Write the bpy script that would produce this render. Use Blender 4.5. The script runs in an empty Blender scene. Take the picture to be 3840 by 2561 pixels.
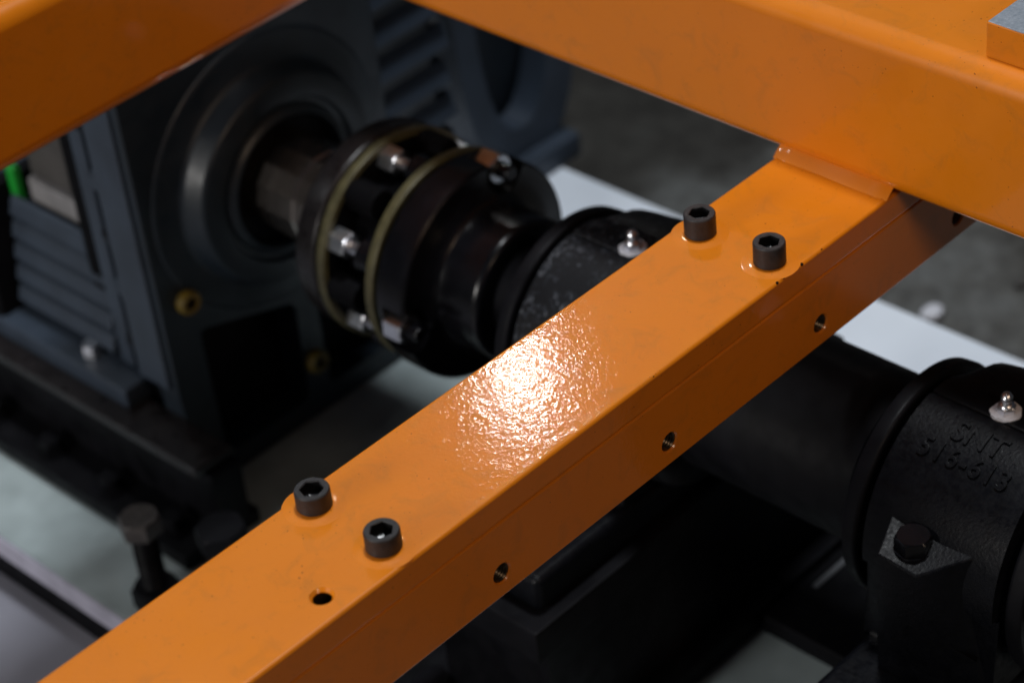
import bpy, bmesh, math, random
from mathutils import Vector, Matrix
R = math.radians
random.seed(7)
scene = bpy.context.scene
COL = scene.collection

# ------------------------------------------------------------------ camera
cam_d = bpy.data.cameras.new('camera'); cam = bpy.data.objects.new('camera', cam_d); COL.objects.link(cam)
right = Vector((0.684455, -0.722647, -0.096451))
down = Vector((-0.485202, -0.352773, -0.800081))
fwd = Vector((0.544151, 0.594418, -0.592087))
mw = Matrix((right, -down, -fwd)).transposed().to_4x4()
mw.translation = Vector((-0.668727, -0.728749, 0.748083))
cam.matrix_world = mw
cam_d.sensor_width = 36; cam_d.lens = 85
cam_d.clip_start = 0.02; cam_d.clip_end = 60
cam_d.dof.use_dof = True; cam_d.dof.focus_distance = 1.245; cam_d.dof.aperture_fstop = 6.3
cam_d.dof.aperture_blades = 9
scene.camera = cam

# ------------------------------------------------------------------ world (dim hall) and lamps
w = bpy.data.worlds.new('World'); scene.world = w; w.use_nodes = True
bg = w.node_tree.nodes['Background']
bg.inputs['Color'].default_value = (0.62, 0.78, 1.0, 1); bg.inputs['Strength'].default_value = 0.027

def lamp(name, loc, target, power, size, color, shape='DISK', size_y=None):
    d = bpy.data.lights.new(name, 'AREA'); d.energy = power; d.shape = shape; d.size = size
    if size_y: d.size_y = size_y
    d.color = color
    o = bpy.data.objects.new(name, d); COL.objects.link(o); o.location = loc
    o.rotation_euler = (Vector(target) - Vector(loc)).to_track_quat('-Z', 'Y').to_euler()
    return o
# hall lamp mirrored in the cross bar's paint
rd = Vector((0.539243, 0.587643, 0.603235))
lamp('hall_lamp_mirrored', rd * 3.6, (0, 0, 0), 3.7, 0.105, (1.0, 0.97, 0.93))
# added dim panel behind that lamp, for sheen on upward faces
lamp('sheen_fill', rd * 5.0, (0, 0, 0), 1.1, 2.8, (1.0, 0.97, 0.92), 'RECTANGLE', 1.7)
# the bright lamp overhead
lamp('hall_lamp_overhead', (0.5, 0.16, 3.1), (0.15, 0.1, -0.1), 66, 0.36, (0.93, 0.97, 1.0), 'RECTANGLE', 0.35)
# lamp row far along -X, at a lower angle
lamp('hall_lamp_side', (-3.4, 0.6, 0.85), (0.2, 0.1, 0), 66, 0.9, (1.0, 0.97, 0.93), 'RECTANGLE', 0.5)
# added warm fill that brightens the faces turned to -Y
lamp('near_warm_fill', (-0.5, -2.0, 1.35), (0.1, 0.0, -0.05), 9.5, 0.5, (1.0, 0.74, 0.52))
# small high-bay lamps (they show as dots in the nuts)
for i, (x, y, z) in enumerate([(-1.9, 2.5, 2.3), (-0.9, 2.5, 2.8), (0.4, 2.3, 2.5)]):
    lamp('high_bay_lamp', (x, y, z), (0.2, 0.2, -0.2), 5, 0.16, (0.92, 0.96, 1.0))

vs = scene.view_settings
vs.view_transform = 'Standard'; vs.look = 'None'; vs.exposure = 0; vs.gamma = 1; vs.use_curve_mapping = False
try:
    scene.cycles.max_bounces = 4; scene.cycles.use_denoising = True
except Exception: pass

# ------------------------------------------------------------------ materials
def new_mat(name):
    m = bpy.data.materials.new(name); m.use_nodes = True
    nt = m.node_tree; b = nt.nodes['Principled BSDF']
    return m, nt, b
def tex_noise(nt, scale, detail=2, rough=0.5, vec=None, dist=0.0):
    n = nt.nodes.new('ShaderNodeTexNoise'); n.inputs['Scale'].default_value = scale
    n.inputs['Detail'].default_value = detail; n.inputs['Roughness'].default_value = rough
    n.inputs['Distortion'].default_value = dist
    nt.links.new(vec, n.inputs['Vector']); return n
def ramp(nt, fac, stops):
    r = nt.nodes.new('ShaderNodeValToRGB'); e = r.color_ramp.elements
    e[0].position, e[0].color = stops[0][0], (*stops[0][1], 1)
    e[1].position, e[1].color = stops[-1][0], (*stops[-1][1], 1)
    for p, c in stops[1:-1]:
        x = e.new(p); x.color = (*c, 1)
    nt.links.new(fac, r.inputs['Fac']); return r
def bump(nt, b, h, dist, strength=1.0, prev=None, coat=False):
    n = nt.nodes.new('ShaderNodeBump'); n.inputs['Distance'].default_value = dist; n.inputs['Strength'].default_value = strength
    nt.links.new(h, n.inputs['Height'])
    if prev: nt.links.new(prev.outputs['Normal'], n.inputs['Normal'])
    nt.links.new(n.outputs['Normal'], b.inputs['Normal'])
    if coat: nt.links.new(n.outputs['Normal'], b.inputs['Coat Normal'])
    return n
def mat(name, col, rough=0.5, metal=0.0, var=0.15, vscale=40, bscale=None, bdist=1e-4, bdetail=1, spec=0.5, rvar=0.0, coat=0.0, coat_r=0.1):
    m, nt, b = new_mat(name)
    tc = nt.nodes.new('ShaderNodeTexCoord'); v = tc.outputs['Object']
    n = tex_noise(nt, vscale, 2, 0.6, v)
    lo = tuple(c * (1 - var) for c in col); hi = tuple(min(1, c * (1 + var)) for c in col)
    r = ramp(nt, n.outputs['Fac'], [(0.3, lo), (0.7, hi)])
    nt.links.new(r.outputs['Color'], b.inputs['Base Color'])
    b.inputs['Roughness'].default_value = rough; b.inputs['Metallic'].default_value = metal
    b.inputs['Specular IOR Level'].default_value = spec
    b.inputs['Coat Weight'].default_value = coat; b.inputs['Coat Roughness'].default_value = coat_r
    if rvar:
        n2 = tex_noise(nt, vscale * 2.3, 1, 0.6, v)
        mr = nt.nodes.new('ShaderNodeMapRange'); mr.inputs['From Min'].default_value = 0.3; mr.inputs['From Max'].default_value = 0.7
        mr.inputs['To Min'].default_value = max(0.02, rough - rvar); mr.inputs['To Max'].default_value = min(1, rough + rvar)
        nt.links.new(n2.outputs['Fac'], mr.inputs['Value']); nt.links.new(mr.outputs['Result'], b.inputs['Roughness'])
    if bscale:
        h = tex_noise(nt, bscale, bdetail, 0.55, v)
        bump(nt, b, h.outputs['Fac'], bdist)
    return m

def orange_mat(name, peel=5.4e-5):
    m, nt, b = new_mat(name)
    tc = nt.nodes.new('ShaderNodeTexCoord'); v = tc.outputs['Object']
    n = tex_noise(nt, 9, 4, 0.6, v)
    r = ramp(nt, n.outputs['Fac'], [(0.3, (0.62, 0.172, 0.0018)), (0.7, (0.67, 0.19, 0.0024))])
    # fine dirt specks in the paint
    sp = tex_noise(nt, 620, 1, 0.4, v)
    gate = tex_noise(nt, 25, 2, 0.5, v)
    ad = nt.nodes.new('ShaderNodeMath'); ad.operation = 'MULTIPLY_ADD'
    nt.links.new(gate.outputs['Fac'], ad.inputs[0]); ad.inputs[1].default_value = 0.12; nt.links.new(sp.outputs['Fac'], ad.inputs[2])
    sr = ramp(nt, ad.outputs['Value'], [(0.825, (1, 1, 1)), (0.86, (0.28, 0.2, 0.15))])
    mx = nt.nodes.new('ShaderNodeMixRGB'); mx.blend_type = 'MULTIPLY'; mx.inputs['Fac'].default_value = 1
    # thin handling grime
    gr = tex_noise(nt, 55, 4, 0.7, v, 0.8); gg = ramp(nt, gr.outputs['Fac'], [(0.52, (0, 0, 0)), (0.78, (0.42, 0.42, 0.42))])
    gm = nt.nodes.new('ShaderNodeMixRGB'); gm.inputs['Color2'].default_value = (0.36, 0.13, 0.02, 1)
    nt.links.new(gg.outputs['Color'], gm.inputs['Fac']); nt.links.new(r.outputs['Color'], gm.inputs['Color1'])
    nt.links.new(gm.outputs['Color'], mx.inputs['Color1']); nt.links.new(sr.outputs['Color'], mx.inputs['Color2'])
    nt.links.new(mx.outputs['Color'], b.inputs['Base Color'])
    rg = nt.nodes.new('ShaderNodeMapRange'); rg.inputs['From Min'].default_value = 0.3; rg.inputs['From Max'].default_value = 0.75
    rg.inputs['To Min'].default_value = 0.33; rg.inputs['To Max'].default_value = 0.47
    sc_ = tex_noise(nt, 34, 3, 0.7, v); nt.links.new(sc_.outputs['Fac'], rg.inputs['Value']); nt.links.new(rg.outputs['Result'], b.inputs['Roughness'])
    b.inputs['Specular IOR Level'].default_value = 0.35
    b.inputs['Coat Weight'].default_value = 0.5; b.inputs['Coat Roughness'].default_value = 0.06
    h1 = tex_noise(nt, 520, 2, 0.5, v, 0.4); h2 = tex_noise(nt, 150, 2, 0.5, v)
    b1 = bump(nt, b, h2.outputs['Fac'], peel * 1.6)
    bump(nt, b, h1.outputs['Fac'], peel, 1.0, b1, True)
    return m
M_OR = orange_mat('orange_powder_coat')
M_ORB = orange_mat('orange_paint_smooth', 2.6e-5)
M_SCREW = mat('black_oxide_steel', (0.014, 0.013, 0.015), 0.55, 0.0, 0.35, 300, 900, 2.5e-5, spec=0.5, rvar=0.08)
M_SOCKET = mat('oiled_black_steel', (0.012, 0.012, 0.013), 0.22, 0.4, 0.3, 300, 700, 5e-5)
M_CAST = mat('black_cast_paint', (0.0030, 0.0034, 0.005), 0.42, 0.0, 0.3, 120, 520, 2.0e-4, 2, spec=0.13, rvar=0.1)
M_BLACKGLOSS = mat('black_gloss_paint', (0.004, 0.004, 0.0055), 0.24, 0.0, 0.3, 60, 220, 3e-5, spec=0.32)
M_BLACKMATT = mat('black_matt_paint', (0.0042, 0.0042, 0.0055), 0.5, 0.0, 0.4, 30, 260, 6e-5, spec=0.10, rvar=0.1)
M_BRONZE = mat('dark_browned_steel', (0.55, 0.49, 0.45), 0.27, 1.0, 0.12, 60)
M_BROWNRIM = mat('browned_hub_steel', (0.012, 0.0095, 0.010), 0.34, 0.15, 0.35, 60, 300, 2e-5, rvar=0.08)
M_ZINC = mat('bright_zinc', (0.75, 0.77, 0.82), 0.30, 1.0, 0.1, 200, 900, 2e-5)
M_OLIVE = mat('olive_disc_steel', (0.088, 0.078, 0.036), 0.5, 0.1, 0.25, 150)
M_WHITEPAINT = mat('white_marker_paint', (0.72, 0.73, 0.8), 0.5, 0.0, 0.08, 400, 700, 1e-4)
M_BLUEGREY = mat('blue_grey_machine_paint', (0.010, 0.017, 0.026), 0.45, 0.0, 0.18, 25, 240, 8e-5, rvar=0.08)
M_BLUELITE = mat('blue_grey_motor_paint', (0.028, 0.040, 0.060), 0.5, 0.0, 0.18, 25, 240, 8e-5)
M_VOID = mat('black_interior', (0.003, 0.003, 0.004), 0.7, 0.0, 0.3, 30, spec=0.08)  # plain near-black for hole ends, recesses and some dark parts
M_YELLOW = mat('yellow_plastic', (0.12, 0.08, 0.005), 0.6, 0.0, 0.1, 60)
M_GREEN = mat('green_plastic', (0.01, 0.30, 0.03), 0.45, 0.0, 0.1, 60)
M_LITBOX = mat('lit_box_tone', (0.22, 0.215, 0.22), 0.6, 0.0, 0.2, 30)
M_GREYBOX = mat('grey_brown_paint', (0.055, 0.05, 0.047), 0.6, 0.0, 0.3, 18)
M_WHITE = mat('white_enamel', (0.80, 0.86, 0.95), 0.42, 0.0, 0.05, 14, 300, 3e-5)
M_PALE = mat('grey_green_enamel', (0.33, 0.39, 0.40), 0.42, 0.0, 0.2, 22, 300, 3e-5, rvar=0.06)
M_BARE = None

def concrete():
    m, nt, b = new_mat('stained_concrete')
    tc = nt.nodes.new('ShaderNodeTexCoord'); v = tc.outputs['Object']
    a = tex_noise(nt, 9, 6, 0.65, v); c = tex_noise(nt, 60, 5, 0.65, v)
    r = ramp(nt, a.outputs['Fac'], [(0.34, (0.05, 0.047, 0.04)), (0.5, (0.12, 0.12, 0.115)), (0.68, (0.19, 0.2, 0.2))])
    r2 = ramp(nt, c.outputs['Fac'], [(0.3, (0.55, 0.55, 0.55)), (0.72, (1, 1, 1))])
    mx = nt.nodes.new('ShaderNodeMixRGB'); mx.blend_type = 'MULTIPLY'; mx.inputs['Fac'].default_value = 1
    nt.links.new(r.outputs['Color'], mx.inputs['Color1']); nt.links.new(r2.outputs['Color'], mx.inputs['Color2'])
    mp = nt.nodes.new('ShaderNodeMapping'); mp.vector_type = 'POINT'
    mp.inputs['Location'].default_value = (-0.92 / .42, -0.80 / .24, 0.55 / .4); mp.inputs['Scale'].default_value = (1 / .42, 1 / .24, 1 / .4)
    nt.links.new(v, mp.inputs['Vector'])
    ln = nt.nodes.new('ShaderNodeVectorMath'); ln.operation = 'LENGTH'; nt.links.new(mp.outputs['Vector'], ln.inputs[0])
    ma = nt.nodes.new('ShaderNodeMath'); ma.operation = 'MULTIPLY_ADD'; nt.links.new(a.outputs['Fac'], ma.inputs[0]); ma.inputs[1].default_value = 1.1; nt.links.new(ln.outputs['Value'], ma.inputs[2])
    dark_patch = ramp(nt, ma.outputs['Value'], [(0.0, (0.12, 0.105, 0.085)), (0.98, (0.3, 0.28, 0.25)), (1.0, (1, 1, 1))])  # noise-edged oval patch, darker than the rest of the floor
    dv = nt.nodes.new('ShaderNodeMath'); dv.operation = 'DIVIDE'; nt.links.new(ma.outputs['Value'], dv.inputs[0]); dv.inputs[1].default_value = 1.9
    e = dark_patch.color_ramp.elements; e[1].position = 0.62; e[2].position = 0.95
    nt.links.new(dv.outputs['Value'], dark_patch.inputs['Fac'])
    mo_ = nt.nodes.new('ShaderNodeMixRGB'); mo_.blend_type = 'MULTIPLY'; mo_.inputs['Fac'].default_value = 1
    nt.links.new(mx.outputs['Color'], mo_.inputs['Color1']); nt.links.new(dark_patch.outputs['Color'], mo_.inputs['Color2'])
    nt.links.new(mo_.outputs['Color'], b.inputs['Base Color']); b.inputs['Roughness'].default_value = 0.8
    bump(nt, b, c.outputs['Fac'], 2e-3)
    return m
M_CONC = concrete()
def bare_metal():
    m, nt, b = new_mat('scuffed_bare_steel')
    tc = nt.nodes.new('ShaderNodeTexCoord'); v = tc.outputs['Object']
    a = tex_noise(nt, 420, 5, 0.7, v)
    r = ramp(nt, a.outputs['Fac'], [(0.3, (0.24, 0.28, 0.33)), (0.6, (0.36, 0.40, 0.46)), (0.75, (0.55, 0.58, 0.62))])
    nt.links.new(r.outputs['Color'], b.inputs['Base Color']); b.inputs['Roughness'].default_value = 0.45; b.inputs['Metallic'].default_value = 0.5
    bump(nt, b, a.outputs['Fac'], 2e-4)
    return m
M_BARE = bare_metal()

# ------------------------------------------------------------------ geometry helpers (world coordinates)
LOC = {}
def thing(name, label, cat, loc, group=None):
    o = bpy.data.objects.new(name, None); COL.objects.link(o); o.location = loc
    o.empty_display_size = 0.02
    o['label'] = label; o['category'] = cat
    if group: o['group'] = group
    LOC[o] = Vector(loc); return o
def obj(name, bm, m, parent=None, smooth=True, angle=35, label=None):
    off = LOC.get(parent, Vector((0, 0, 0)))
    if off.length: bmesh.ops.translate(bm, verts=bm.verts, vec=-off)
    bmesh.ops.recalc_face_normals(bm, faces=bm.faces)
    me = bpy.data.meshes.new(name); bm.to_mesh(me); bm.free()
    o = bpy.data.objects.new(name, me); COL.objects.link(o)
    if m: me.materials.append(m)
    if smooth:
        for p in me.polygons: p.use_smooth = True
        try: me.set_sharp_from_angle(angle=R(angle))
        except Exception: pass
    if smooth and m:
        wn = o.modifiers.new('normals', 'WEIGHTED_NORMAL'); wn.keep_sharp = True; wn.weight = 90
    if parent: o.parent = parent; LOC[o] = off
    if label: o['label'] = label
    return o
def tag(o, label, cat, group=None):
    o['label'] = label; o['category'] = cat
    if group: o['group'] = group
    return o
def struct(o, label=None):
    o['kind'] = 'structure'
    if label: o['label'] = label
    return o
def box(bm, x0, x1, y0, y1, z0, z1, bev=0.0, seg=2):
    vs = [bm.verts.new((x, y, z)) for x in (x0, x1) for y in (y0, y1) for z in (z0, z1)]
    f = [(0, 1, 3, 2), (4, 6, 7, 5), (0, 4, 5, 1), (2, 3, 7, 6), (0, 2, 6, 4), (1, 5, 7, 3)]
    fs = [bm.faces.new([vs[i] for i in q]) for q in f]
    if bev:
        es = list({e for q in fs for e in q.edges})
        bmesh.ops.bevel(bm, geom=es, offset=bev, segments=seg, profile=0.5, affect='EDGES')
    return bm
def prism(bm, poly, a0, a1, axis='Z', bev=0.0, seg=2):
    """poly: 2-D points; axis Z -> (x,y), Y -> (x,z), X -> (y,z)"""
    def P(p, a):
        return {'Z': (p[0], p[1], a), 'Y': (p[0], a, p[1]), 'X': (a, p[0], p[1])}[axis]
    lo = [bm.verts.new(P(p, a0)) for p in poly]; hi = [bm.verts.new(P(p, a1)) for p in poly]
    n = len(poly); fs = [bm.faces.new(lo[::-1]), bm.faces.new(hi)]
    for i in range(n): fs.append(bm.faces.new([lo[i], lo[(i + 1) % n], hi[(i + 1) % n], hi[i]]))
    if bev:
        es = list({e for q in fs for e in q.edges})
        bmesh.ops.bevel(bm, geom=es, offset=bev, segments=seg, profile=0.5, affect='EDGES')
    return bm
def lathe(bm, prof, c, axis='Z', n=48, close=True):
    """prof: (r, a) along axis; c: centre"""
    rings = []
    c = Vector(c)
    for r, a in prof:
        if r < 1e-6:
            p = {'Z': Vector((0, 0, a)), 'Y': Vector((0, a, 0)), 'X': Vector((a, 0, 0))}[axis]
            rings.append([bm.verts.new(c + p)])
        else:
            ring = []
            for i in range(n):
                t = 2 * math.pi * i / n; u, v = r * math.cos(t), r * math.sin(t)
                p = {'Z': Vector((u, v, a)), 'Y': Vector((u, a, v)), 'X': Vector((a, u, v))}[axis]
                ring.append(bm.verts.new(c + p))
            rings.append(ring)
    for A, B in zip(rings, rings[1:]):
        if len(A) == 1 and len(B) == 1: continue
        for i in range(n):
            j = (i + 1) % n
            if len(A) == 1: bm.faces.new([A[0], B[i], B[j]])
            elif len(B) == 1: bm.faces.new([A[i], A[j], B[0]])
            else: bm.faces.new([A[i], A[j], B[j], B[i]])
    return bm
def ngon(r, n, rot=0.0, cx=0, cy=0):
    return [(cx + r * math.cos(rot + 2 * math.pi * i / n), cy + r * math.sin(rot + 2 * math.pi * i / n)) for i in range(n)]
def hexhead(bm, c, af, h, axis='Z', rot=0.0, sgn=1):
    """chamfered hex head, from c along +axis*sgn"""
    rc = af / math.sqrt(3); n = 24
    rings = []
    def hr(t):
        a = ((t - rot) % (math.pi / 3)) - math.pi / 6
        return (af / 2) / math.cos(a)
    lv = [(0, lambda t: hr(t)), (h * 0.86, lambda t: hr(t)), (h, lambda t: min(hr(t), af * 0.49))]
    an = [rot + 2 * math.pi * i / n for i in range(n)]
    def P(u, v, a):
        a *= sgn
        return Vector(c) + {'Z': Vector((u, v, a)), 'Y': Vector((u, a, v)), 'X': Vector((a, u, v))}[axis]
    for a, fr in lv:
        rings.append([bm.verts.new(P(fr(t_) * math.cos(t_), fr(t_) * math.sin(t_), a)) for t_ in an])
    for A, B in zip(rings, rings[1:]):
        for i in range(n): bm.faces.new([A[i], A[(i + 1) % n], B[(i + 1) % n], B[i]])
    bm.faces.new(rings[0][::-1]); bm.faces.new(rings[-1])
    return bm
NB = bmesh.new
def boolean(o, cutters):
    o.modifiers.clear()
    for c in cutters:
        md = o.modifiers.new('cut', 'BOOLEAN'); md.object = c; md.operation = 'DIFFERENCE'; md.solver = 'EXACT'
    bpy.context.view_layer.update()
    dg = bpy.context.evaluated_depsgraph_get()
    me = bpy.data.meshes.new_from_object(o.evaluated_get(dg))
    o.modifiers.clear(); old = o.data; o.data = me; bpy.data.meshes.remove(old)
    wn = o.modifiers.new('normals', 'WEIGHTED_NORMAL'); wn.keep_sharp = True; wn.weight = 90
    for c in cutters:
        d = c.data; bpy.data.objects.remove(c); bpy.data.meshes.remove(d)
    for p in me.polygons: p.use_smooth = True
    try: me.set_sharp_from_angle(angle=R(32))
    except Exception: pass
    return o
def copy_tree(o, parent=None):
    c = o.copy(); COL.objects.link(c)
    if parent: c.parent = parent
    for ch in list(o.children): copy_tree(ch, c)
    return c

# ------------------------------------------------------------------ ground
AX, AZ = 0.236, -0.1845          # shaft axis (runs along Y)
ZB = -0.42                       # top of the pale base plate
ZF = -0.55                       # concrete floor
b = NB(); g = 40
for i in range(g + 1):
    for j in range(g + 1):
        b.verts.new((-6 + 14 * i / g, -5 + 16 * j / g, ZF + random.uniform(-.0015, .0015)))
b.verts.ensure_lookup_table()
for i in range(g):
    for j in range(g):
        b.faces.new([b.verts[i * (g + 1) + j], b.verts[(i + 1) * (g + 1) + j], b.verts[(i + 1) * (g + 1) + j + 1], b.verts[i * (g + 1) + j + 1]])
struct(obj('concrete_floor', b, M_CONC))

M_PAINTFLOOR = mat('lilac_grey_enamel', (0.22, 0.22, 0.26), 0.5, 0.0, 0.14, 8, 200, 8e-5)

# ------------------------------------------------------------------ orange welded frame
YB, YF = 0.0212, -0.0572          # back and front edges of the cross bar
XA = 0.2405                       # face of the beam it runs under
frame = thing('orange_frame', 'orange painted welded steel frame of square beams with a drilled cross bar', 'steel frame', (0.05, -0.018, -0.0635))
b = NB(); box(b, -0.62, 0.62, YB - 0.003, YF + 0.0004, -0.0637, -0.0179, 0.0016, 3)
bar = obj('cross_bar', b, M_OR, frame)
b = NB(); box(b, -0.62, 0.62, YF, YB, -0.0176, 0.0, 0.0021, 4)
plate = obj('cover_plate', b, M_OR, bar)
cut = []
b = NB(); lathe(b, [(0, -.03), (.0047, -.03), (.0047, -.0016), (.0066, 0.0006), (.0066, .01), (0, .01)], (-0.1773, -0.0417, 0), 'Z', 40)
cut.append(obj('cutter', b, None, None))
boolean(plate, cut)
HX = [-0.206, -0.0787, 0.0486, 0.1769, 0.3065]
cut = []
for x in HX:
    b = NB(); lathe(b, [(0, .03), (.0055, .03), (.0055, .0009), (.0068, -.0006), (.0068, -.01), (0, -.01)], (x, YF + .0004, -0.0489), 'Y', 40)
    cut.append(obj('cutter', b, None, None))
boolean(bar, cut)
def thread_bm(x):
    b = NB(); p = []
    y = 0.0012
    while y < 0.0125:
        p += [(.0054, y), (.0047, y + .00085)]; y += 0.0017
    lathe(b, p, (x, YF + .0004, -0.0489), 'Y', 32); return b
M_THREAD = mat('dark_thread_steel', (0.05, 0.035, 0.02), 0.3, 0.6, 0.3, 300)
for x in HX:
    obj('thread', thread_bm(x), M_THREAD, bar)
    b = NB(); lathe(b, [(0, .0128), (.0054, .0128)], (x, YF + .0004, -0.0489), 'Y', 24)
    obj('hole_end', b, M_VOID, bar)
b = NB(); lathe(b, [(0, -.0179), (.0049, -.0179)], (-0.1773, -0.0417, 0), 'Z', 24)
obj('hole_end', b, M_VOID, plate)
b = NB(); lathe(b, [(.00462, -.0176), (.00462, -.0022)], (-0.1773, -0.0417, 0), 'Z', 40); obj('bore', b, M_THREAD, plate)  # dark liner over the orange walls of the open hole
# shallow raised paint rings under the screws
SC = [(-0.1355, 0.0083, 0.0106), (-0.1357, -0.0406, 0.0106), (0.1525, 0.0058, 0.0132), (0.153, -0.0422, 0.0132)]
for i, (x, y, h) in enumerate(SC):
    b = NB(); rr = 0.0165
    prof = [(0, .0008), (.0095, .0008), (.0108, .00072), (.0125, .00045), (.0145, .00012), (rr, -.0001)]
    lathe(b, prof, (x, y, 0), 'Z', 48)
    rr_ = random.Random(i)
    for v in b.verts: v.co.z += rr_.uniform(-.00003, .00003)
    obj('screw_seat', b, M_OR, plate)
# paint chips on the front edge
for x, s in ((0.1412, .0010), (0.1468, .0008), (0.1622, .0011), (0.1795, .0005), (0.0405, .0004)):
    b = NB(); lathe(b, [(0, .0006), (s * .7, .0004), (s, -.0004)], (0, 0, 0), 'Z', 9)
    for v in b.verts: v.co.x *= 1 + .5 * random.random()
    bmesh.ops.rotate(b, verts=b.verts, cent=(0, 0, 0), matrix=Matrix.Rotation(R(45), 3, 'X'))
    bmesh.ops.translate(b, verts=b.verts, vec=(x, YF + .0007, -.0007))
    obj('paint_chip', b, M_VOID, plate)

def tube(bm, axis, a0, a1, u0, v0, s, r, seg=7):
    """square hollow section: outer skin with rounded corners, u horizontal, v vertical"""
    pts = []
    for k, (cx, cy) in enumerate([(u0 + s - r, v0 + s - r), (u0 + r, v0 + s - r), (u0 + r, v0 + r), (u0 + s - r, v0 + r)]):
        for i in range(seg + 1):
            t = math.pi / 2 * (k + i / seg); pts.append((cx + r * math.cos(t), cy + r * math.sin(t)))
    prism(bm, pts, a0, a1, axis)
    return bm
# upright-right beam (runs along Y, lies on the cross bar)
b = NB(); tube(b, 'Y', -0.9, 0.484, XA, 0.0003, 0.1, 0.0125)
beamA = obj('beam', b, M_ORB, frame, angle=25)
# far beam (parallel to the cross bar)
b = NB(); tube(b, 'X', -1.4, XA - .0003, 0.3832, 0.0003, 0.1, 0.0125)
beamB = obj('beam', b, M_ORB, frame, angle=25)
# weld bead along the joint of beam and cross bar
b = NB(); N = 22; prev = None; rw = random.Random(3)
rings = []
for i in range(N + 1):
    t = i / N; y = (YB + .0005) + (YF - YB - .0007) * t
    s = 1 + 0.05 * math.sin(i * 0.45 + 1)
    if i < 2 or i > N - 2: s *= 0.85
    if N - 3 < i < N: s *= 1.12
    ring = []
    for k in range(9):
        a = math.pi / 2 * (k / 8)           # from the bar top to the beam face
        ex = 0.0050 * s; ez = 0.0062 * s
        # slightly convex fillet between (XA-ex,0) and (XA+.004, ez)
        px = XA + 0.0035 - (ex + .0035) * (1 - k / 8) - 0.0003 * s * math.sin(math.pi * k / 8)
        pz = -0.0004 + (ez + .0008) * (k / 8) + 0.0003 * s * math.sin(math.pi * k / 8)
        ring.append(b.verts.new((px, y, pz)))
    rings.append(ring)
for A, B in zip(rings, rings[1:]):
    for k in range(8): b.faces.new([A[k], A[k + 1], B[k + 1], B[k]])
b.faces.new(rings[0]); b.faces.new(rings[-1][::-1])
obj('weld_bead', b, M_ORB, frame, angle=80)
# small lug on top of that beam, its top ground bare
b = NB(); prism(b, [(0.2535, -0.1085), (0.31, -0.1085), (0.31, -0.19), (0.2535, -0.19)], 0.094, 0.1205, 'Z', 0.0012, 2)
lug = obj('lug', b, M_ORB, frame)
b = NB(); prism(b, [(0.2543, -0.1092), (0.309, -0.1092), (0.309, -0.189), (0.2551, -0.189), (0.2546, -0.15), (0.2538, -0.128)], 0.1202, 0.1208, 'Z', 0.0002, 1)
obj('bare_face', b, M_BARE, lug, label='bare scuffed steel top of the lug')
b = NB(); rings = []
for i in range(13):
    t = i / 12; y = -0.1075 - .085 * t; s = 1 + .12 * math.sin(i * 2.1)
    rings.append([b.verts.new((0.2535 - .006 * s * math.cos(a) + .002, y, 0.0925 + .006 * s * math.sin(a) - .001)) for a in [math.pi * k / 8 for k in range(9)]])
for A, B in zip(rings, rings[1:]):
    for k in range(8): b.faces.new([A[k], A[k + 1], B[k + 1], B[k]])
b.faces.new(rings[0]); b.faces.new(rings[-1][::-1])
obj('weld_bead', b, M_ORB, lug, angle=80)

# ------------------------------------------------------------------ socket cap screws
def cap_screw(label, x, y, h, rot):
    t = thing('cap_screw', label, 'screw', (x, y, 0.0008), 'socket cap screws on the orange cross bar')
    r = 0.00895; s = 0.0052; bm = NB(); n = 72
    # head: side, chamfer, annular top with a hexagonal opening
    def hexr(a):
        q = ((a - rot) % (math.pi / 3)) - math.pi / 6
        return s / math.cos(q)
    lv = [(0, .96), (.0006, 1.0), (h - .0011, 1.0), (h - .0004, .972), (h, .925)]
    rings = [[bm.verts.new((x + r * k * math.cos(2 * math.pi * i / n), y + r * k * math.sin(2 * math.pi * i / n), .0008 + z)) for i in range(n)] for z, k in lv]
    rings.append([bm.verts.new((x + (hexr(2 * math.pi * i / n) + .0004) * math.cos(2 * math.pi * i / n), y + (hexr(2 * math.pi * i / n) + .0004) * math.sin(2 * math.pi * i / n), .0008 + h)) for i in range(n)])
    rings.append([bm.verts.new((x + hexr(2 * math.pi * i / n) * math.cos(2 * math.pi * i / n), y + hexr(2 * math.pi * i / n) * math.sin(2 * math.pi * i / n), .0008 + h - .0005)) for i in range(n)])
    for A, B in zip(rings, rings[1:]):
        for i in range(n): bm.faces.new([A[i], A[(i + 1) % n], B[(i + 1) % n], B[i]])
    obj('head', bm, M_SCREW, t, angle=28)
    bm = NB(); d = 0.0062
    rings = [[bm.verts.new((x + hexr(2 * math.pi * i / n) * k * math.cos(2 * math.pi * i / n), y + hexr(2 * math.pi * i / n) * k * math.sin(2 * math.pi * i / n), .0008 + h - z)) for i in range(n)] for z, k in ((.0005, 1), (d, 1), (d + .0008, .8))]
    for A, B in zip(rings, rings[1:]):
        for i in range(n): bm.faces.new([A[i], A[(i + 1) % n], B[(i + 1) % n], B[i]])
    c = bm.verts.new((x, y, .0008 + h - d - .0022))
    for i in range(n): bm.faces.new([rings[-1][i], rings[-1][(i + 1) % n], c])
    o = obj('hex_socket', bm, M_SOCKET, t, angle=28)
    return t
cap_screw('black socket cap screw at the back edge of the cross bar, near the open hole', *SC[0], R(14))
cap_screw('black socket cap screw at the front edge of the cross bar, beside the open hole', *SC[1], R(40))
cap_screw('tall black socket cap screw at the back edge of the cross bar, near the weld', *SC[2], R(22))
cap_screw('tall black socket cap screw near the front edge, beside the paint chips', *SC[3], R(30))

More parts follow.
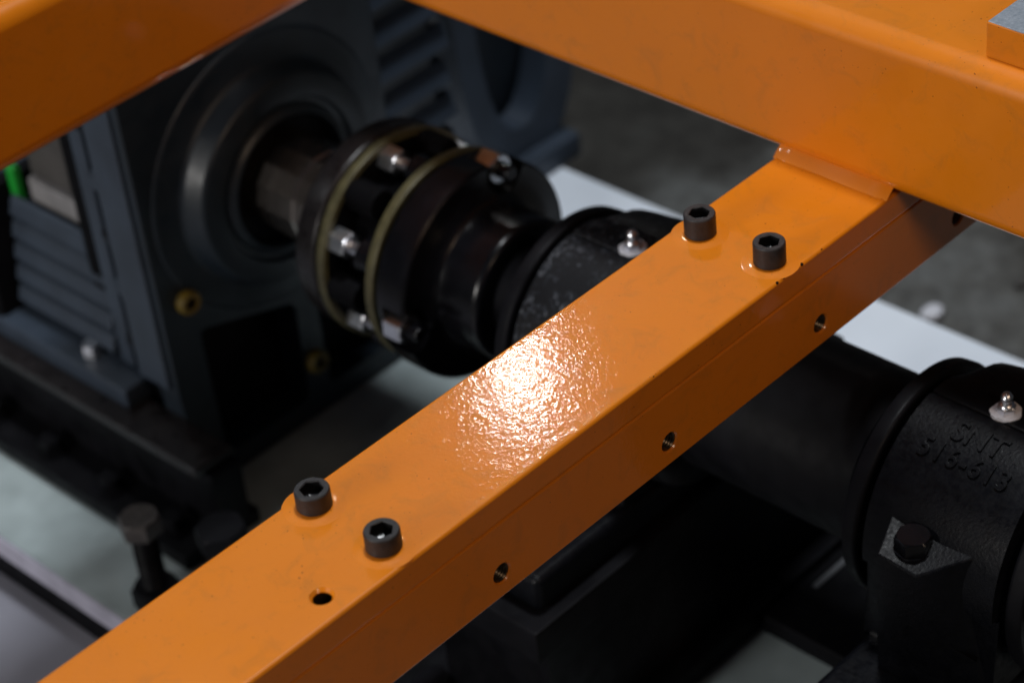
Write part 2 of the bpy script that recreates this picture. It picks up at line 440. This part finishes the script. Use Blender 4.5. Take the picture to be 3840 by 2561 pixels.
# ------------------------------------------------------------------ pale base frame
bf = thing('base_frame', 'grey green machine base with a wide flat top plate and a white side rail', 'machine base', (0.3, 0.4, ZF))
b = NB(); box(b, -0.0065, 0.4395, -0.24, 1.15, ZB - .022, ZB, 0.002, 2)
b2 = NB(); box(b2, -0.0088, -0.0067, -0.24, 1.15, ZB - .021, ZB - .0005, 0.0006, 1)
obj('lit_edge_strip', b2, mat('lit_edge_lilac', (0.42, 0.41, 0.50), 0.5), bf)  # plate edge lit from -X, painted in as a lighter strip
obj('top_plate', b, M_PALE, bf, label='grey green enamelled top plate')
b = NB(); box(b, 0.44, 0.622, -0.24, 1.15, ZB - .022, ZB + .002, 0.002, 2)
obj('side_rail', b, M_WHITE, bf, label='white enamelled rail along the far side')
b = NB(); box(b, -0.60, -0.0018, -0.24, 1.15, ZB - .070, ZB - .054, 0.002, 2)
obj('lower_plate', b, M_PAINTFLOOR, bf, label='lilac grey lower plate at the left')
b = NB(); box(b, -0.0015, 0.008, -0.24, 1.15, ZF + .001, ZB - .0225)
obj('web', b, M_BLACKMATT, bf)  # black and set flush to draw the shade under the plate
b = NB(); box(b, 0.55, 0.56, -0.24, 1.15, ZF + .001, ZB - .0225)
obj('web', b, M_BLACKMATT, bf)

# ------------------------------------------------------------------ bearing housings
YC = -0.1395
def housing():
    loc = (AX, YC, AZ - .095)
    t = thing('bearing_housing', '', 'bearing', loc, 'split bearing housings on the shaft')
    # cap: loft along Y of an upper profile
    def prof(off):
        """XZ points (relative to the axis) for Y offset off"""
        a = abs(off)
        def sm(x, e0, e1):
            u = max(0, min(1, (x - e0) / (e1 - e0))); return u * u * (3 - 2 * u)
        near = .0755 - .0125 * sm(a, .0440, .0475)
        far = .084 - .005 * (a / .04) ** 2
        far = far + (.0645 - far) * sm(a, .034, .047)
        far += .0022 * math.exp(-((a - .053) / .006) ** 2)
        far -= .012 * sm(a, .058, .0625); near -= .006 * sm(a, .060, .0635)
        pts = []
        for i in range(0, 15):          # far side
            ang = R(-4 + (88 - -4) * i / 14)
            k = sm(i, 9, 14)
            rr = far * (1 - k) + min(.0752, near + .001) * k
            pts.append((rr * math.cos(ang), rr * math.sin(ang)))
        tz = pts[-1][1]
        pts.append((-.0045, tz - .0001)); pts.append((-.0072, tz - .0003)); pts.append((-.0082, tz - .0018))
        for i in range(0, 18):
            ang = R(98 + (184 - 98) * i / 17)
            pts.append((near * math.cos(ang), near * math.sin(ang)))
        return pts
    st = [-.0645, -.0635, -.062, -.060, -.058, -.056, -.0545, -.0535, -.0525, -.0515, -.050, -.047, -.044, -.041, -.038, -.034, -.028, -.02, -.01]
    st = st + [0] + [-s for s in st[::-1]]
    b = NB(); rings = []
    for o_ in st:
        rings.append([b.verts.new((AX + p[0], YC + o_, AZ + p[1])) for p in prof(o_)])
    for A, B in zip(rings, rings[1:]):
        for i in range(len(A) - 1): b.faces.new([A[i], A[i + 1], B[i + 1], B[i]])
        b.faces.new([A[-1], A[0], B[0], B[-1]])
    b.faces.new(rings[0]); b.faces.new(rings[-1][::-1])
    capo = obj('cap', b, M_CAST, t, angle=50)
    # cap bolt bosses: a ledge with a V-shaped front on each long side
    for sx in (-1, 1):
        b = NB()
        top = [(-.060, .029, .0345), (-.0687, .029, .0313), (-.0935, .0205, .0245), (-.092, -.005, .0206), (-.069, -.0275, .0302), (-.060, -.0275, .0335)]
        bot = [(-.060, .034), (-.0687, .034), (-.0885, .024), (-.0885, -.006), (-.069, -.040), (-.060, -.040)]
        n = len(top)
        T = [b.verts.new((AX - p[0] * sx, YC + p[1], AZ + p[2])) for p in top]
        Bv = [b.verts.new((AX - p[0] * sx, YC + p[1], AZ - .067)) for p in bot]
        tc_ = b.verts.new((AX + .077 * sx, YC + .0065, AZ + .0255))
        for i in range(n): b.faces.new([T[i], T[(i + 1) % n], tc_])
        b.faces.new(Bv[::-1])
        for i in range(n): b.faces.new([T[i], Bv[i], Bv[(i + 1) % n], T[(i + 1) % n]])
        es = [e for e in b.edges if tc_ not in e.verts and all(v.co.z > AZ for v in e.verts)]
        bmesh.ops.bevel(b, geom=es, offset=.0016, segments=3, profile=.5, affect='EDGES')
        obj('bolt_boss', b, M_CAST, t, angle=40)
        bx, by, zt = AX + .0775 * sx, YC + .0072, AZ + .0248
        b = NB(); lathe(b, [(0, -.004), (.0112, -.004), (.0112, .0006), (0, .0006)], (bx, by, zt + .0003), 'Z', 32)
        hexhead(b, (bx, by, zt + .001), .0188, .0090, 'Z', R(12))
        obj('cap_bolt', b, M_BLACKGLOSS, t, angle=30)
    # base under the parting line
    b = NB()
    prism(b, [(AX - .073, AZ - .004), (AX - .070, AZ - .066), (AX - .078, AZ - .068), (AX + .078, AZ - .068), (AX + .07, AZ - .066), (AX + .073, AZ - .004)], YC - .0445, YC + .0445, 'Y', .004, 3)
    basb = obj('base', b, M_CAST, t, angle=40)
    b = NB(); box(b, AX - .1575, AX + .1575, YC - .046, YC + .046, AZ - .095, AZ - .0675, .006, 3)
    obj('foot', b, M_CAST, t, angle=40)
    # cast ledge low on the near side
    b = NB()
    lip = [(-.0845, .003, -.0465), (-.0785, -.0185, -.030), (-.0735, -.034, -.0375), (-.078, -.017, -.043)]
    A_ = [b.verts.new((AX + p[0] - .0028, YC + p[1] - .0022, AZ + p[2] - .0015)) for p in lip]
    B_ = [b.verts.new((AX + p[0] + .010, YC + p[1] + .007, AZ + p[2])) for p in lip]
    b.faces.new(A_); b.faces.new(B_[::-1])
    for i in range(4): b.faces.new([A_[i], B_[i], B_[(i + 1) % 4], A_[(i + 1) % 4]])
    bmesh.ops.bevel(b, geom=list(b.edges), offset=.0008, segments=2, profile=.5, affect='EDGES')
    obj('rib', b, M_CAST, basb)
    for sx in (-1, 1):
        b = NB(); lathe(b, [(0, 0), (.016, 0), (.016, .002), (0, .002)], (AX + .13 * sx, YC, AZ - .0673), 'Z', 32)
        hexhead(b, (AX + .13 * sx, YC, AZ - .065), .024, .013, 'Z', R(20))
        obj('foot_bolt', b, M_BLACKGLOSS, t, angle=30)
    # seal rings at both ends
    for sy in (-1, 1):
        b = NB(); y0, y1 = .0500, .0610
        lathe(b, [(.055, sy * y0), (.0718, sy * y0), (.0738, sy * (y0 + .0012)), (.0744, sy * (y0 + .003)), (.0738, sy * (y1 - .001)), (.0725, sy * y1), (.0700, sy * (y1 - .0012)), (.0655, sy * (y1 - .0035)), (.055, sy * (y1 - .003))], (AX, YC, AZ), 'Y', 96)
        obj('seal_ring', b, M_BLACKMATT, t, angle=60)
    # grease nipple on the crown
    zt = AZ + .0752
    nb = NB(); hexhead(nb, (AX, YC, zt + .0006), .0098, .0042, 'Z', R(20))
    nip = obj('grease_nipple', nb, M_ZINC, t, angle=28)
    nb = NB(); lathe(nb, [(.0046, .0046), (.0040, .0062), (.0029, .0066), (.0027, .0076), (.0034, .0082), (.0036, .0098), (.0034, .0108), (.0024, .0126), (.0012, .0131), (0, .0131)], (AX, YC, zt), 'Z', 32)
    obj('nipple_tip', nb, M_ZINC, nip, angle=50)
    nb = NB(); rnd = random.Random(11); pr = []
    n = 40; c = nb.verts.new((AX, YC, zt + .0008)); ring = []; ring2 = []
    for i in range(n):
        a = 2 * math.pi * i / n; r = .0088 * (1 + .05 * math.sin(3 * a + 1) + .03 * math.sin(7 * a) + rnd.uniform(-.015, .015))
        ring.append(nb.verts.new((AX + r * math.cos(a), YC + r * math.sin(a), zt + .0006)))
        ring2.append(nb.verts.new((AX + r * 1.02 * math.cos(a), YC + r * 1.02 * math.sin(a), zt - .0016)))
    for i in range(n):
        nb.faces.new([c, ring[i], ring[(i + 1) % n]]); nb.faces.new([ring[i], ring2[i], ring2[(i + 1) % n], ring[(i + 1) % n]])
    obj('white_ring', nb, M_WHITEPAINT, nip, label='white painted ring round the grease nipple')
    # raised cast lettering on the near flank
    rf = .0755
    def letters(body, ang0, size, spacing):
        cu = bpy.data.curves.new('lettering', 'FONT'); cu.body = body; cu.size = size; cu.align_x = 'CENTER'; cu.align_y = 'CENTER'
        cu.extrude = .00075; cu.bevel_depth = .00028; cu.bevel_resolution = 1; cu.resolution_u = 3; cu.space_character = spacing
        o = bpy.data.objects.new('lettering', cu); COL.objects.link(o)
        bpy.context.view_layer.update()
        me = bpy.data.meshes.new_from_object(o.evaluated_get(bpy.context.evaluated_depsgraph_get()))
        bpy.data.objects.remove(o); bpy.data.curves.remove(cu)
        bm = NB(); bm.from_mesh(me); bpy.data.meshes.remove(me)
        bmesh.ops.subdivide_edges(bm, edges=[e for e in bm.edges if e.calc_length() > .003], cuts=2)
        for v in bm.verts:
            u, vv, wz = v.co
            a = R(ang0) - vv / rf; rr = rf + wz + .0004
            v.co = Vector((AX + rr * math.cos(a), YC - u, AZ + rr * math.sin(a)))
        return obj('lettering', bm, M_CAST, capo, angle=40)
    letters('SNT', 110.2, .0182, 1.02)
    letters('516-613', 122.3, .0165, 1.10)
    return t
H2 = housing()
H2['label'] = 'black cast split bearing housing marked SNT 516-613, nearest the viewer'
H1 = copy_tree(H2); H1.location.y += 0.277
def dusty():
    m, nt, b = new_mat('dusty_black_casting')
    v = nt.nodes.new('ShaderNodeTexCoord').outputs['Object']
    a = tex_noise(nt, 48, 4, 0.7, v); c = tex_noise(nt, 300, 2, 0.6, v)
    mm = nt.nodes.new('ShaderNodeMath'); mm.operation = 'MULTIPLY'; nt.links.new(a.outputs['Fac'], mm.inputs[0]); nt.links.new(c.outputs['Fac'], mm.inputs[1])
    r = ramp(nt, mm.outputs['Value'], [(0.25, (0.0035, 0.004, 0.0055)), (0.31, (0.02, 0.023, 0.03)), (0.40, (0.085, 0.09, 0.10))])
    nt.links.new(r.outputs['Color'], b.inputs['Base Color']); b.inputs['Roughness'].default_value = 0.5; b.inputs['Specular IOR Level'].default_value = 0.2
    bump(nt, b, c.outputs['Fac'], 2.5e-4); return m
M_DUSTY = dusty()
for ch in list(H1.children):
    if ch.name.split('.')[0] == 'cap':
        for g_ in list(ch.children):
            if g_.name.startswith('lettering'): bpy.data.objects.remove(g_)
        ch.material_slots[0].link = 'OBJECT'; ch.material_slots[0].material = M_DUSTY
H1['label'] = 'black bearing housing behind the orange cross bar, next to the coupling'
# pedestals
for yc, lab in ((YC, 'black steel pedestal block under the near bearing housing'), (YC + .277, 'black steel pedestal block under the cross bar, carrying the far bearing housing')):
    t = thing('pedestal', lab, 'pedestal', (AX, yc, ZB), 'black pedestal blocks under the bearings')
    b = NB(); box(b, AX - .172, AX + .172, yc - .055, yc + .055, AZ - .122, AZ - .0955, .002, 2); obj('top_plate', b, M_BLACKMATT, t)
    b = NB(); box(b, AX - .160, AX + .160, yc - .050, yc + .050, ZB + .021, AZ - .1225, .002, 2); obj('block', b, M_BLACKMATT, t)
    b = NB(); box(b, AX - (.172 if yc < 0 else .262), AX + .172, yc - (.064 if yc < 0 else .066), yc + (.064 if yc < 0 else .135), ZB + .001, ZB + .0205, .003, 2); obj('bottom_plate', b, M_BLACKMATT, t)
    if yc > 0:
        b = NB(); hexhead(b, (.066, .193, ZB + .021), .024, .014, 'Z', R(10)); obj('foot_bolt', b, M_BLACKGLOSS, t, angle=30)
# clamp bar on the base plate, widened to darken the shaded plate there
t = thing('clamp_bar', 'black clamp bar with a painted slot highlight, widened over the shaded base, lying on the base beside the near bearing', 'clamp bar', (0.37, 0.058, ZB))
b = NB(); box(b, 0.262, 0.50, -0.072, 0.0690, ZB + .001, ZB + .018, .003, 2); obj('bar', b, M_BLACKMATT, t)
b = NB(); box(b, 0.305, 0.42, 0.0545, 0.0585, ZB + .0185, ZB + .0192, 0); obj('slot', b, M_ZINC, t)  # bright strip laid on the bar as a painted highlight

# ------------------------------------------------------------------ shaft between the housings
t = thing('shaft_tube', 'thick black shaft tube between the two bearing housings', 'shaft', (AX, 0, AZ))
b = NB(); lathe(b, [(0, .079), (.050, .079), (.050, .066), (.0545, .064), (.0545, -.068), (.050, -.070), (.050, -.0785), (0, -.0785)], (AX, 0, AZ), 'Y', 96)
obj('tube', b, M_BLACKMATT, t, angle=40)
b = NB(); lathe(b, [(0, .26), (.035, .26), (.035, -.3), (0, -.3)], (AX, 0, AZ), 'Y', 48)
obj('core', b, M_BLACKMATT, t)

# ------------------------------------------------------------------ disc coupling
cp = thing('disc_coupling', 'black disc coupling with two olive disc packs and bright nuts', 'coupling', (AX, .34, AZ))
def lobed(bm, r, y0, y1, depth, ph, n=144, bev=.0012, lobes=6):
    pts = []
    for i in range(n):
        a = 2 * math.pi * i / n
        k = max(0.0, math.cos(lobes * (a - ph))) ** 6
        rr = r - depth * k; pts.append((AX + rr * math.cos(a), AZ + rr * math.sin(a)))
    prism(bm, pts, y0, y1, 'Y')
    return bm
b = NB(); lathe(b, [(0, .2365), (.0462, .2365), (.0485, .2375), (.0502, .2395), (.0508, .2425), (.0512, .262), (.0505, .2665), (.0515, .2715), (.056, .2755), (.066, .2772), (.0765, .2772), (.0785, .2787), (.0788, .281), (.0788, .301), (.0775, .3035), (0, .3035)], (AX, 0, AZ), 'Y', 128)
hubN = obj('hub', b, M_BLACKGLOSS, cp, angle=50)
# bolt pockets milled in the near flange
cut = []
for k in range(3):
    a = R(67 + 120 * k); 
    b = NB(); lathe(b, [(0, .262), (.0178, .262), (.0178, .2965), (0, .2965)], (AX + .0735 * math.cos(a), 0, AZ + .0735 * math.sin(a)), 'Y', 32)
    c_ = obj('cutter', b, None, None); cut.append(c_)
boolean(hubN, cut)
b = NB(); lathe(b, [(.0722, .3085), (.0765, .3085), (.0772, .3095), (.0772, .3148), (.0765, .3158), (.0722, .3158), (.0722, .3085)], (AX, 0, AZ), 'Y', 128)
obj('disc_pack', b, M_OLIVE, cp)
b = NB(); lathe(b, [(.0722, .3565), (.0765, .3565), (.0772, .3575), (.0772, .3628), (.0765, .3638), (.0722, .3638), (.0722, .3565)], (AX, 0, AZ), 'Y', 128)
obj('disc_pack', b, M_OLIVE, cp)
for y0_ in (.3088, .3568):
    b = NB(); lathe(b, [(.03, y0_), (.0719, y0_), (.0719, y0_ + .0067), (.03, y0_ + .0067)], (AX, 0, AZ), 'Y', 96); obj('clamp_disc', b, M_VOID, cp)
b = NB(); lathe(b, [(.03, .3160), (.052, .3160), (.054, .318), (.0545, .325), (.0545, .348), (.054, .354), (.052, .3562), (.03, .3562)], (AX, 0, AZ), 'Y', 96)
obj('spacer', b, M_VOID, cp)
b = NB(); lathe(b, [(0, .3665), (.074, .3665), (.0758, .368), (.0762, .3705), (.0762, .384), (.0752, .3862), (.072, .3875), (.047, .3885), (.0445, .391), (.0435, .397), (0, .397)], (AX, 0, AZ), 'Y', 128)
obj('hub', b, M_BROWNRIM, cp, angle=50)
for k in range(6):
    a = R(35 + 60 * k); px, pz = AX + .066 * math.cos(a), AZ + .066 * math.sin(a)
    b = NB()
    lathe(b, [(0, .3160), (.0118, .3160), (.0118, .3215), (.0125, .323), (.0125, .3265), (0, .3265)], (px, 0, pz), 'Y', 32)
    bo = obj('collar', b, M_BLACKGLOSS, cp)
    b = NB(); hexhead(b, (px, .3565, pz), .017, .0145, 'Y', R(10), -1); lathe(b, [(0, .342), (.005, .342), (.005, .327), (0, .327)], (px, 0, pz), 'Y', 20)
    obj('nut', b, M_ZINC, bo, angle=30)
for k in range(3):
    a = R(67 + 120 * k); px, pz = AX + .0715 * math.cos(a), AZ + .0715 * math.sin(a)
    b = NB(); hexhead(b, (px, .2965, pz), .0195, .0155, 'Y', R(25), -1)
    nu = obj('nut', b, M_ZINC, cp, angle=30)
    b = NB(); lathe(b, [(0, .2705), (.0045, .2705), (.0055, .272), (.0055, .282), (0, .282)], (px, 0, pz), 'Y', 24)
    obj('bolt_end', b, M_BLACKGLOSS, nu)
# bushes on the spacer seen between the packs
for k in range(6):
    a = R(65 + 60 * k); px, pz = AX + .0655 * math.cos(a), AZ + .0655 * math.sin(a)
    b = NB(); lathe(b, [(0, .3562), (.0105, .3562), (.0115, .354), (.0115, .333), (.0105, .330), (0, .330)], (px, 0, pz), 'Y', 28)
    obj('bush', b, M_VOID, cp)

# ------------------------------------------------------------------ gearbox with output shaft
gb = thing('gearbox', 'dark blue grey gearbox with round shaft boss and yellow plugs', 'gearbox', (AX, .55, ZB))
b = NB(); prism(b, [(.1215, ZB + .001), (.351, ZB + .001), (.354, -.32), (.357, -.02), (.116, -.02), (.118, -.32)], .5, .524, 'Y', .003, 2)
face = obj('front_plate', b, M_BLUEGREY, gb)
cut = []
for poly in ([(.1475, -.278), (.2375, -.306), (.235, -.397), (.1495, -.397)], [(.3245, -.278), (.258, -.306), (.258, -.397), (.3225, -.397)]):
    b = NB(); prism(b, poly, .48, .56, 'Y', .006, 2); c_ = obj('cutter', b, None, None); cut.append(c_)
boolean(face, cut)
b = NB(); box(b, .128, .344, .525, .60, ZB + .001, -.02, .004, 2)
obj('case', b, M_VOID, gb)
b = NB(); box(b, .114, .150, .506, .541, -.318, -.02, .002, 2); obj('side_flange', b, M_BLUELITE, gb)
b = NB(); lathe(b, [(.110, .5), (.109, .4985), (.106, .498), (.089, .4965), (.085, .492), (.0822, .480), (.079, .476), (.064, .4755), (.062, .479), (.0585, .479), (.0565, .4745), (.052, .473), (.0505, .475), (.0505, .53), (0, .53)], (AX, 0, AZ), 'Y', 96)
obj('boss', b, M_BLUEGREY, gb, angle=50)
b = NB(); lathe(b, [(.0503, .483), (.0362, .487)], (AX, 0, AZ), 'Y', 64); obj('oil_seal', b, M_VOID, gb)
b = NB(); lathe(b, [(0, .394), (.036, .394), (.0375, .3955), (.0375, .428), (.0362, .4295), (.0362, .4325), (.0375, .434), (.0375, .462), (.0365, .4635), (.0365, .49)], (AX, 0, AZ), 'Y', 14)
obj('output_shaft', b, M_BRONZE, gb, angle=12)
for (x, z) in ((.1406, -.2473), (.2462, -.366)):
    b = NB(); lathe(b, [(.0045, .4935), (.005, .492), (.0085, .492), (.0095, .4935), (.0095, .4995)], (x, 0, z), 'Y', 32)
    pl = obj('plug', b, M_YELLOW, gb)
    b = NB(); lathe(b, [(0, .495), (.0047, .495)], (x, 0, z), 'Y', 20); obj('plug_centre', b, M_VOID, pl)
# hex bolts behind the side flange
for k in range(6):
    z = -.06 - .047 * k
    b = NB(); lathe(b, [(0, .5415), (.014, .5415), (.014, .544), (0, .544)], (.130, 0, z), 'Y', 24); hexhead(b, (.130, .544, z), .020, .013, 'Y', R(15 * k))
    obj('flange_bolt', b, M_BLACKMATT if k % 2 else M_BLUELITE, gb)
b = NB(); box(b, .122, .34, .558, .575, -.325, -.02, .003); obj('rear_flange', b, M_BLUELITE, gb)
# foot with bright bolt
b = NB(); box(b, .100, .16, .545, .72, -.345, -.327, .003); obj('foot', b, M_BLUELITE, gb)
b = NB(); hexhead(b, (.116, .603, -.3268), .013, .010, 'Z'); obj('foot_bolt', b, M_ZINC, gb)

# finned motor behind it
mo = thing('motor', 'blue grey finned electric motor at the left, behind the gearbox', 'motor', (.17, .63, -.345))
b = NB(); box(b, .135, .24, .576, .70, -.327, -.235, .004); obj('body', b, M_BLUELITE, mo)
for k in range(5):
    z = -.316 + .0185 * k
    x0 = .118 + .0028 * k
    b = NB(); prism(b, [(x0, z), (x0 + .0035, z + .0125), (.137, z + .0165), (.137, z - .002)], .577, .697, 'Y', .0014, 2); obj('fin', b, M_BLUELITE, mo)
b = NB(); box(b, .104, .25, .7005, .716, -.345, -.215, .003); obj('end_flange', b, M_VOID, mo)
b = NB(); box(b, .100, .26, .7165, .95, -.36, -.225, .012, 3); obj('end_cover', b, M_BLUELITE, mo)
t = thing('terminal_box', 'grey brown terminal box on top of the finned motor', 'terminal box', (.166, .647, -.235))
b = NB(); box(b, .146, .19, .614, .680, -.2085, -.10, .004); obj('cover', b, M_GREYBOX, t)
b = NB(); box(b, .143, .19, .612, .682, -.2335, -.209, .003); obj('lower_plate', b, M_LITBOX, t)  # lit lower part of the box, painted in as a paler plate
b = NB(); prism(b, [(.137, .690), (.145, .690), (.145, .7), (.137, .7)], -.2345, -.203, 'Z', .002, 2)
tag(obj('green_clip', b, M_GREEN), 'small bright green clip on the motor under the orange beam', 'clip')

# black motor rail at the left
ra = thing('motor_rail', 'black steel rail with bolts, lying along the left of the gearbox', 'rail', (.09, .7, ZB))
b = NB(); box(b, .055, .128, .442, 1.15, ZB + .001, ZB + .014, .002); obj('lower_flange', b, M_BLACKMATT, ra)
b = NB(); box(b, .0905, .1195, .440, 1.15, ZB + .0145, -.352, .003, 2); obj('web', b, M_BLACKMATT, ra)
b = NB(); box(b, .082, .1195, .446, 1.15, -.3515, -.343, .002, 2); obj('upper_flange', b, M_BROWNRIM, ra)
for k in range(5):
    y = .475 + .075 * k
    b = NB(); lathe(b, [(0, 0), (.011, 0), (.011, .002), (0, .002)], (.073, y, ZB + .0142), 'Z', 24); hexhead(b, (.073, y, ZB + .0163), .016, .011, 'Z', R(17 * k)); obj('rail_bolt', b, M_BLACKMATT, ra)

# levelling bolts
def jack(label, x, y, ztop, af, rust):
    t = thing('levelling_bolt', label, 'bolt', (x, y, ZB), 'levelling bolts on the base')
    b = NB(); hexhead(b, (x, y, ztop - .014), af, .014, 'Z', R(8)); obj('head', b, rust, t, angle=30)
    b = NB(); p = [(0, ZB + .018), (.009, ZB + .018)]
    z = ZB + .019
    while z < ztop - .016: p += [(.0098, z), (.0088, z + .0012)]; z += .0024
    p += [(.0095, ztop - .0145), (0, ztop - .0145)]
    lathe(b, p, (x, y, 0), 'Z', 28); obj('stem', b, M_BLACKMATT, t)
    b = NB(); hexhead(b, (x, y, ZB + .001), af * 1.15, .0165, 'Z', R(25)); obj('nut', b, M_BLACKMATT, t, angle=30)
M_RUSTY = mat('worn_brown_steel', (0.06, 0.052, 0.048), 0.5, 0.2, 0.4, 120, rvar=0.1)
jack('worn brown hex levelling bolt standing on the pale base, left of the gearbox', .0214, .4358, -.338, .0275, M_RUSTY)
jack('black hex levelling bolt half hidden behind the cross bar', .059, .394, -.352, .034, M_BLACKMATT)

# ribbed casing and oval bracket to the right of the gearbox
rc = thing('ribbed_casing', 'blue grey ribbed casing right of the gearbox boss', 'casing', (.41, .6, ZB))
b = NB(); box(b, .36, .442, .535, .76, ZB + .001, -.01, .006); obj('body', b, M_BLUEGREY, rc)
for k in range(11):
    z = -.03 - .032 * k
    b = NB(); prism(b, [(.528, z - .004), (.5345, z + .016), (.60, z + .016), (.60, z - .006), (.534, z - .008)], .372, .4515 + .003 * (k % 2), 'X', .0015, 2); obj('rib', b, M_BLUELITE, rc)
ob = thing('oval_bracket', 'blue grey cast bracket with a tall oval opening, at the far edge of the base', 'bracket', (.595, .62, ZB))
b = NB(); n = 72; cx, cz = .596, -.225
def oval(rx, rz, p=2.3):
    out = []
    for i in range(n):
        a = 2 * math.pi * i / n; c, s = math.cos(a), math.sin(a)
        out.append((cx + rx * abs(c) ** (2 / p) * (1 if c > 0 else -1), cz + rz * abs(s) ** (2 / p) * (1 if s > 0 else -1)))
    return out
O = oval(.073, .180, 2.6); I = oval(.044, .145)
vo = [[b.verts.new((p[0], y, p[1])) for p in L] for L, y in ((O, .60), (I, .605), (I, .635), (O, .64))]
for A, B in ((0, 1), (1, 2), (2, 3), (3, 0)):
    for i in range(n): b.faces.new([vo[A][i], vo[A][(i + 1) % n], vo[B][(i + 1) % n], vo[B][i]])
obj('ring', b, M_BLUELITE, ob, angle=40)
b = NB(); box(b, .535, .648, .585, .66, ZB + .001, ZB + .026, .004); obj('foot', b, M_BLUELITE, ob)
b = NB(); prism(b, oval(.050, .155), .6405, .66, 'Y'); obj('back_plate', b, M_BLUEGREY, ob)
t = thing('rear_casing', 'blue grey casing panel behind the oval bracket', 'casing', (.70, .85, ZF))
b = NB(); box(b, .655, .80, .74, .98, -.38, 0.02, .01); obj('panel', b, M_BLUEGREY, t)
b = NB(); box(b, .66, .79, .75, .97, ZF + .001, -.3805, .004); obj('stand', b, M_VOID, t)

# litter on the concrete
for i, (x, y, s, m_, nm, lab, cat) in enumerate([
        (.775, .292, .0095, M_WHITEPAINT, 'paper_scrap', 'small white scrap on the concrete, beyond the pale base edge', 'scrap'),
        (.86, .255, .006, M_GREYBOX, 'pebble', 'small brown pebble on the concrete beside the white scrap', 'pebble'),
        (.87, .36, .008, M_GREYBOX, 'pebble', 'brown pebble on the concrete, just under the orange beam', 'pebble')]):
    b = NB(); bmesh.ops.create_icosphere(b, subdivisions=2, radius=s)
    q = random.Random(i)
    for v in b.verts: v.co = Vector((v.co.x * 1.2, v.co.y, v.co.z * .6)) * (1 + q.uniform(-.12, .12))
    bmesh.ops.translate(b, verts=b.verts, vec=(x, y, ZF + s * .5))
    tag(obj(nm, b, m_), lab, cat)
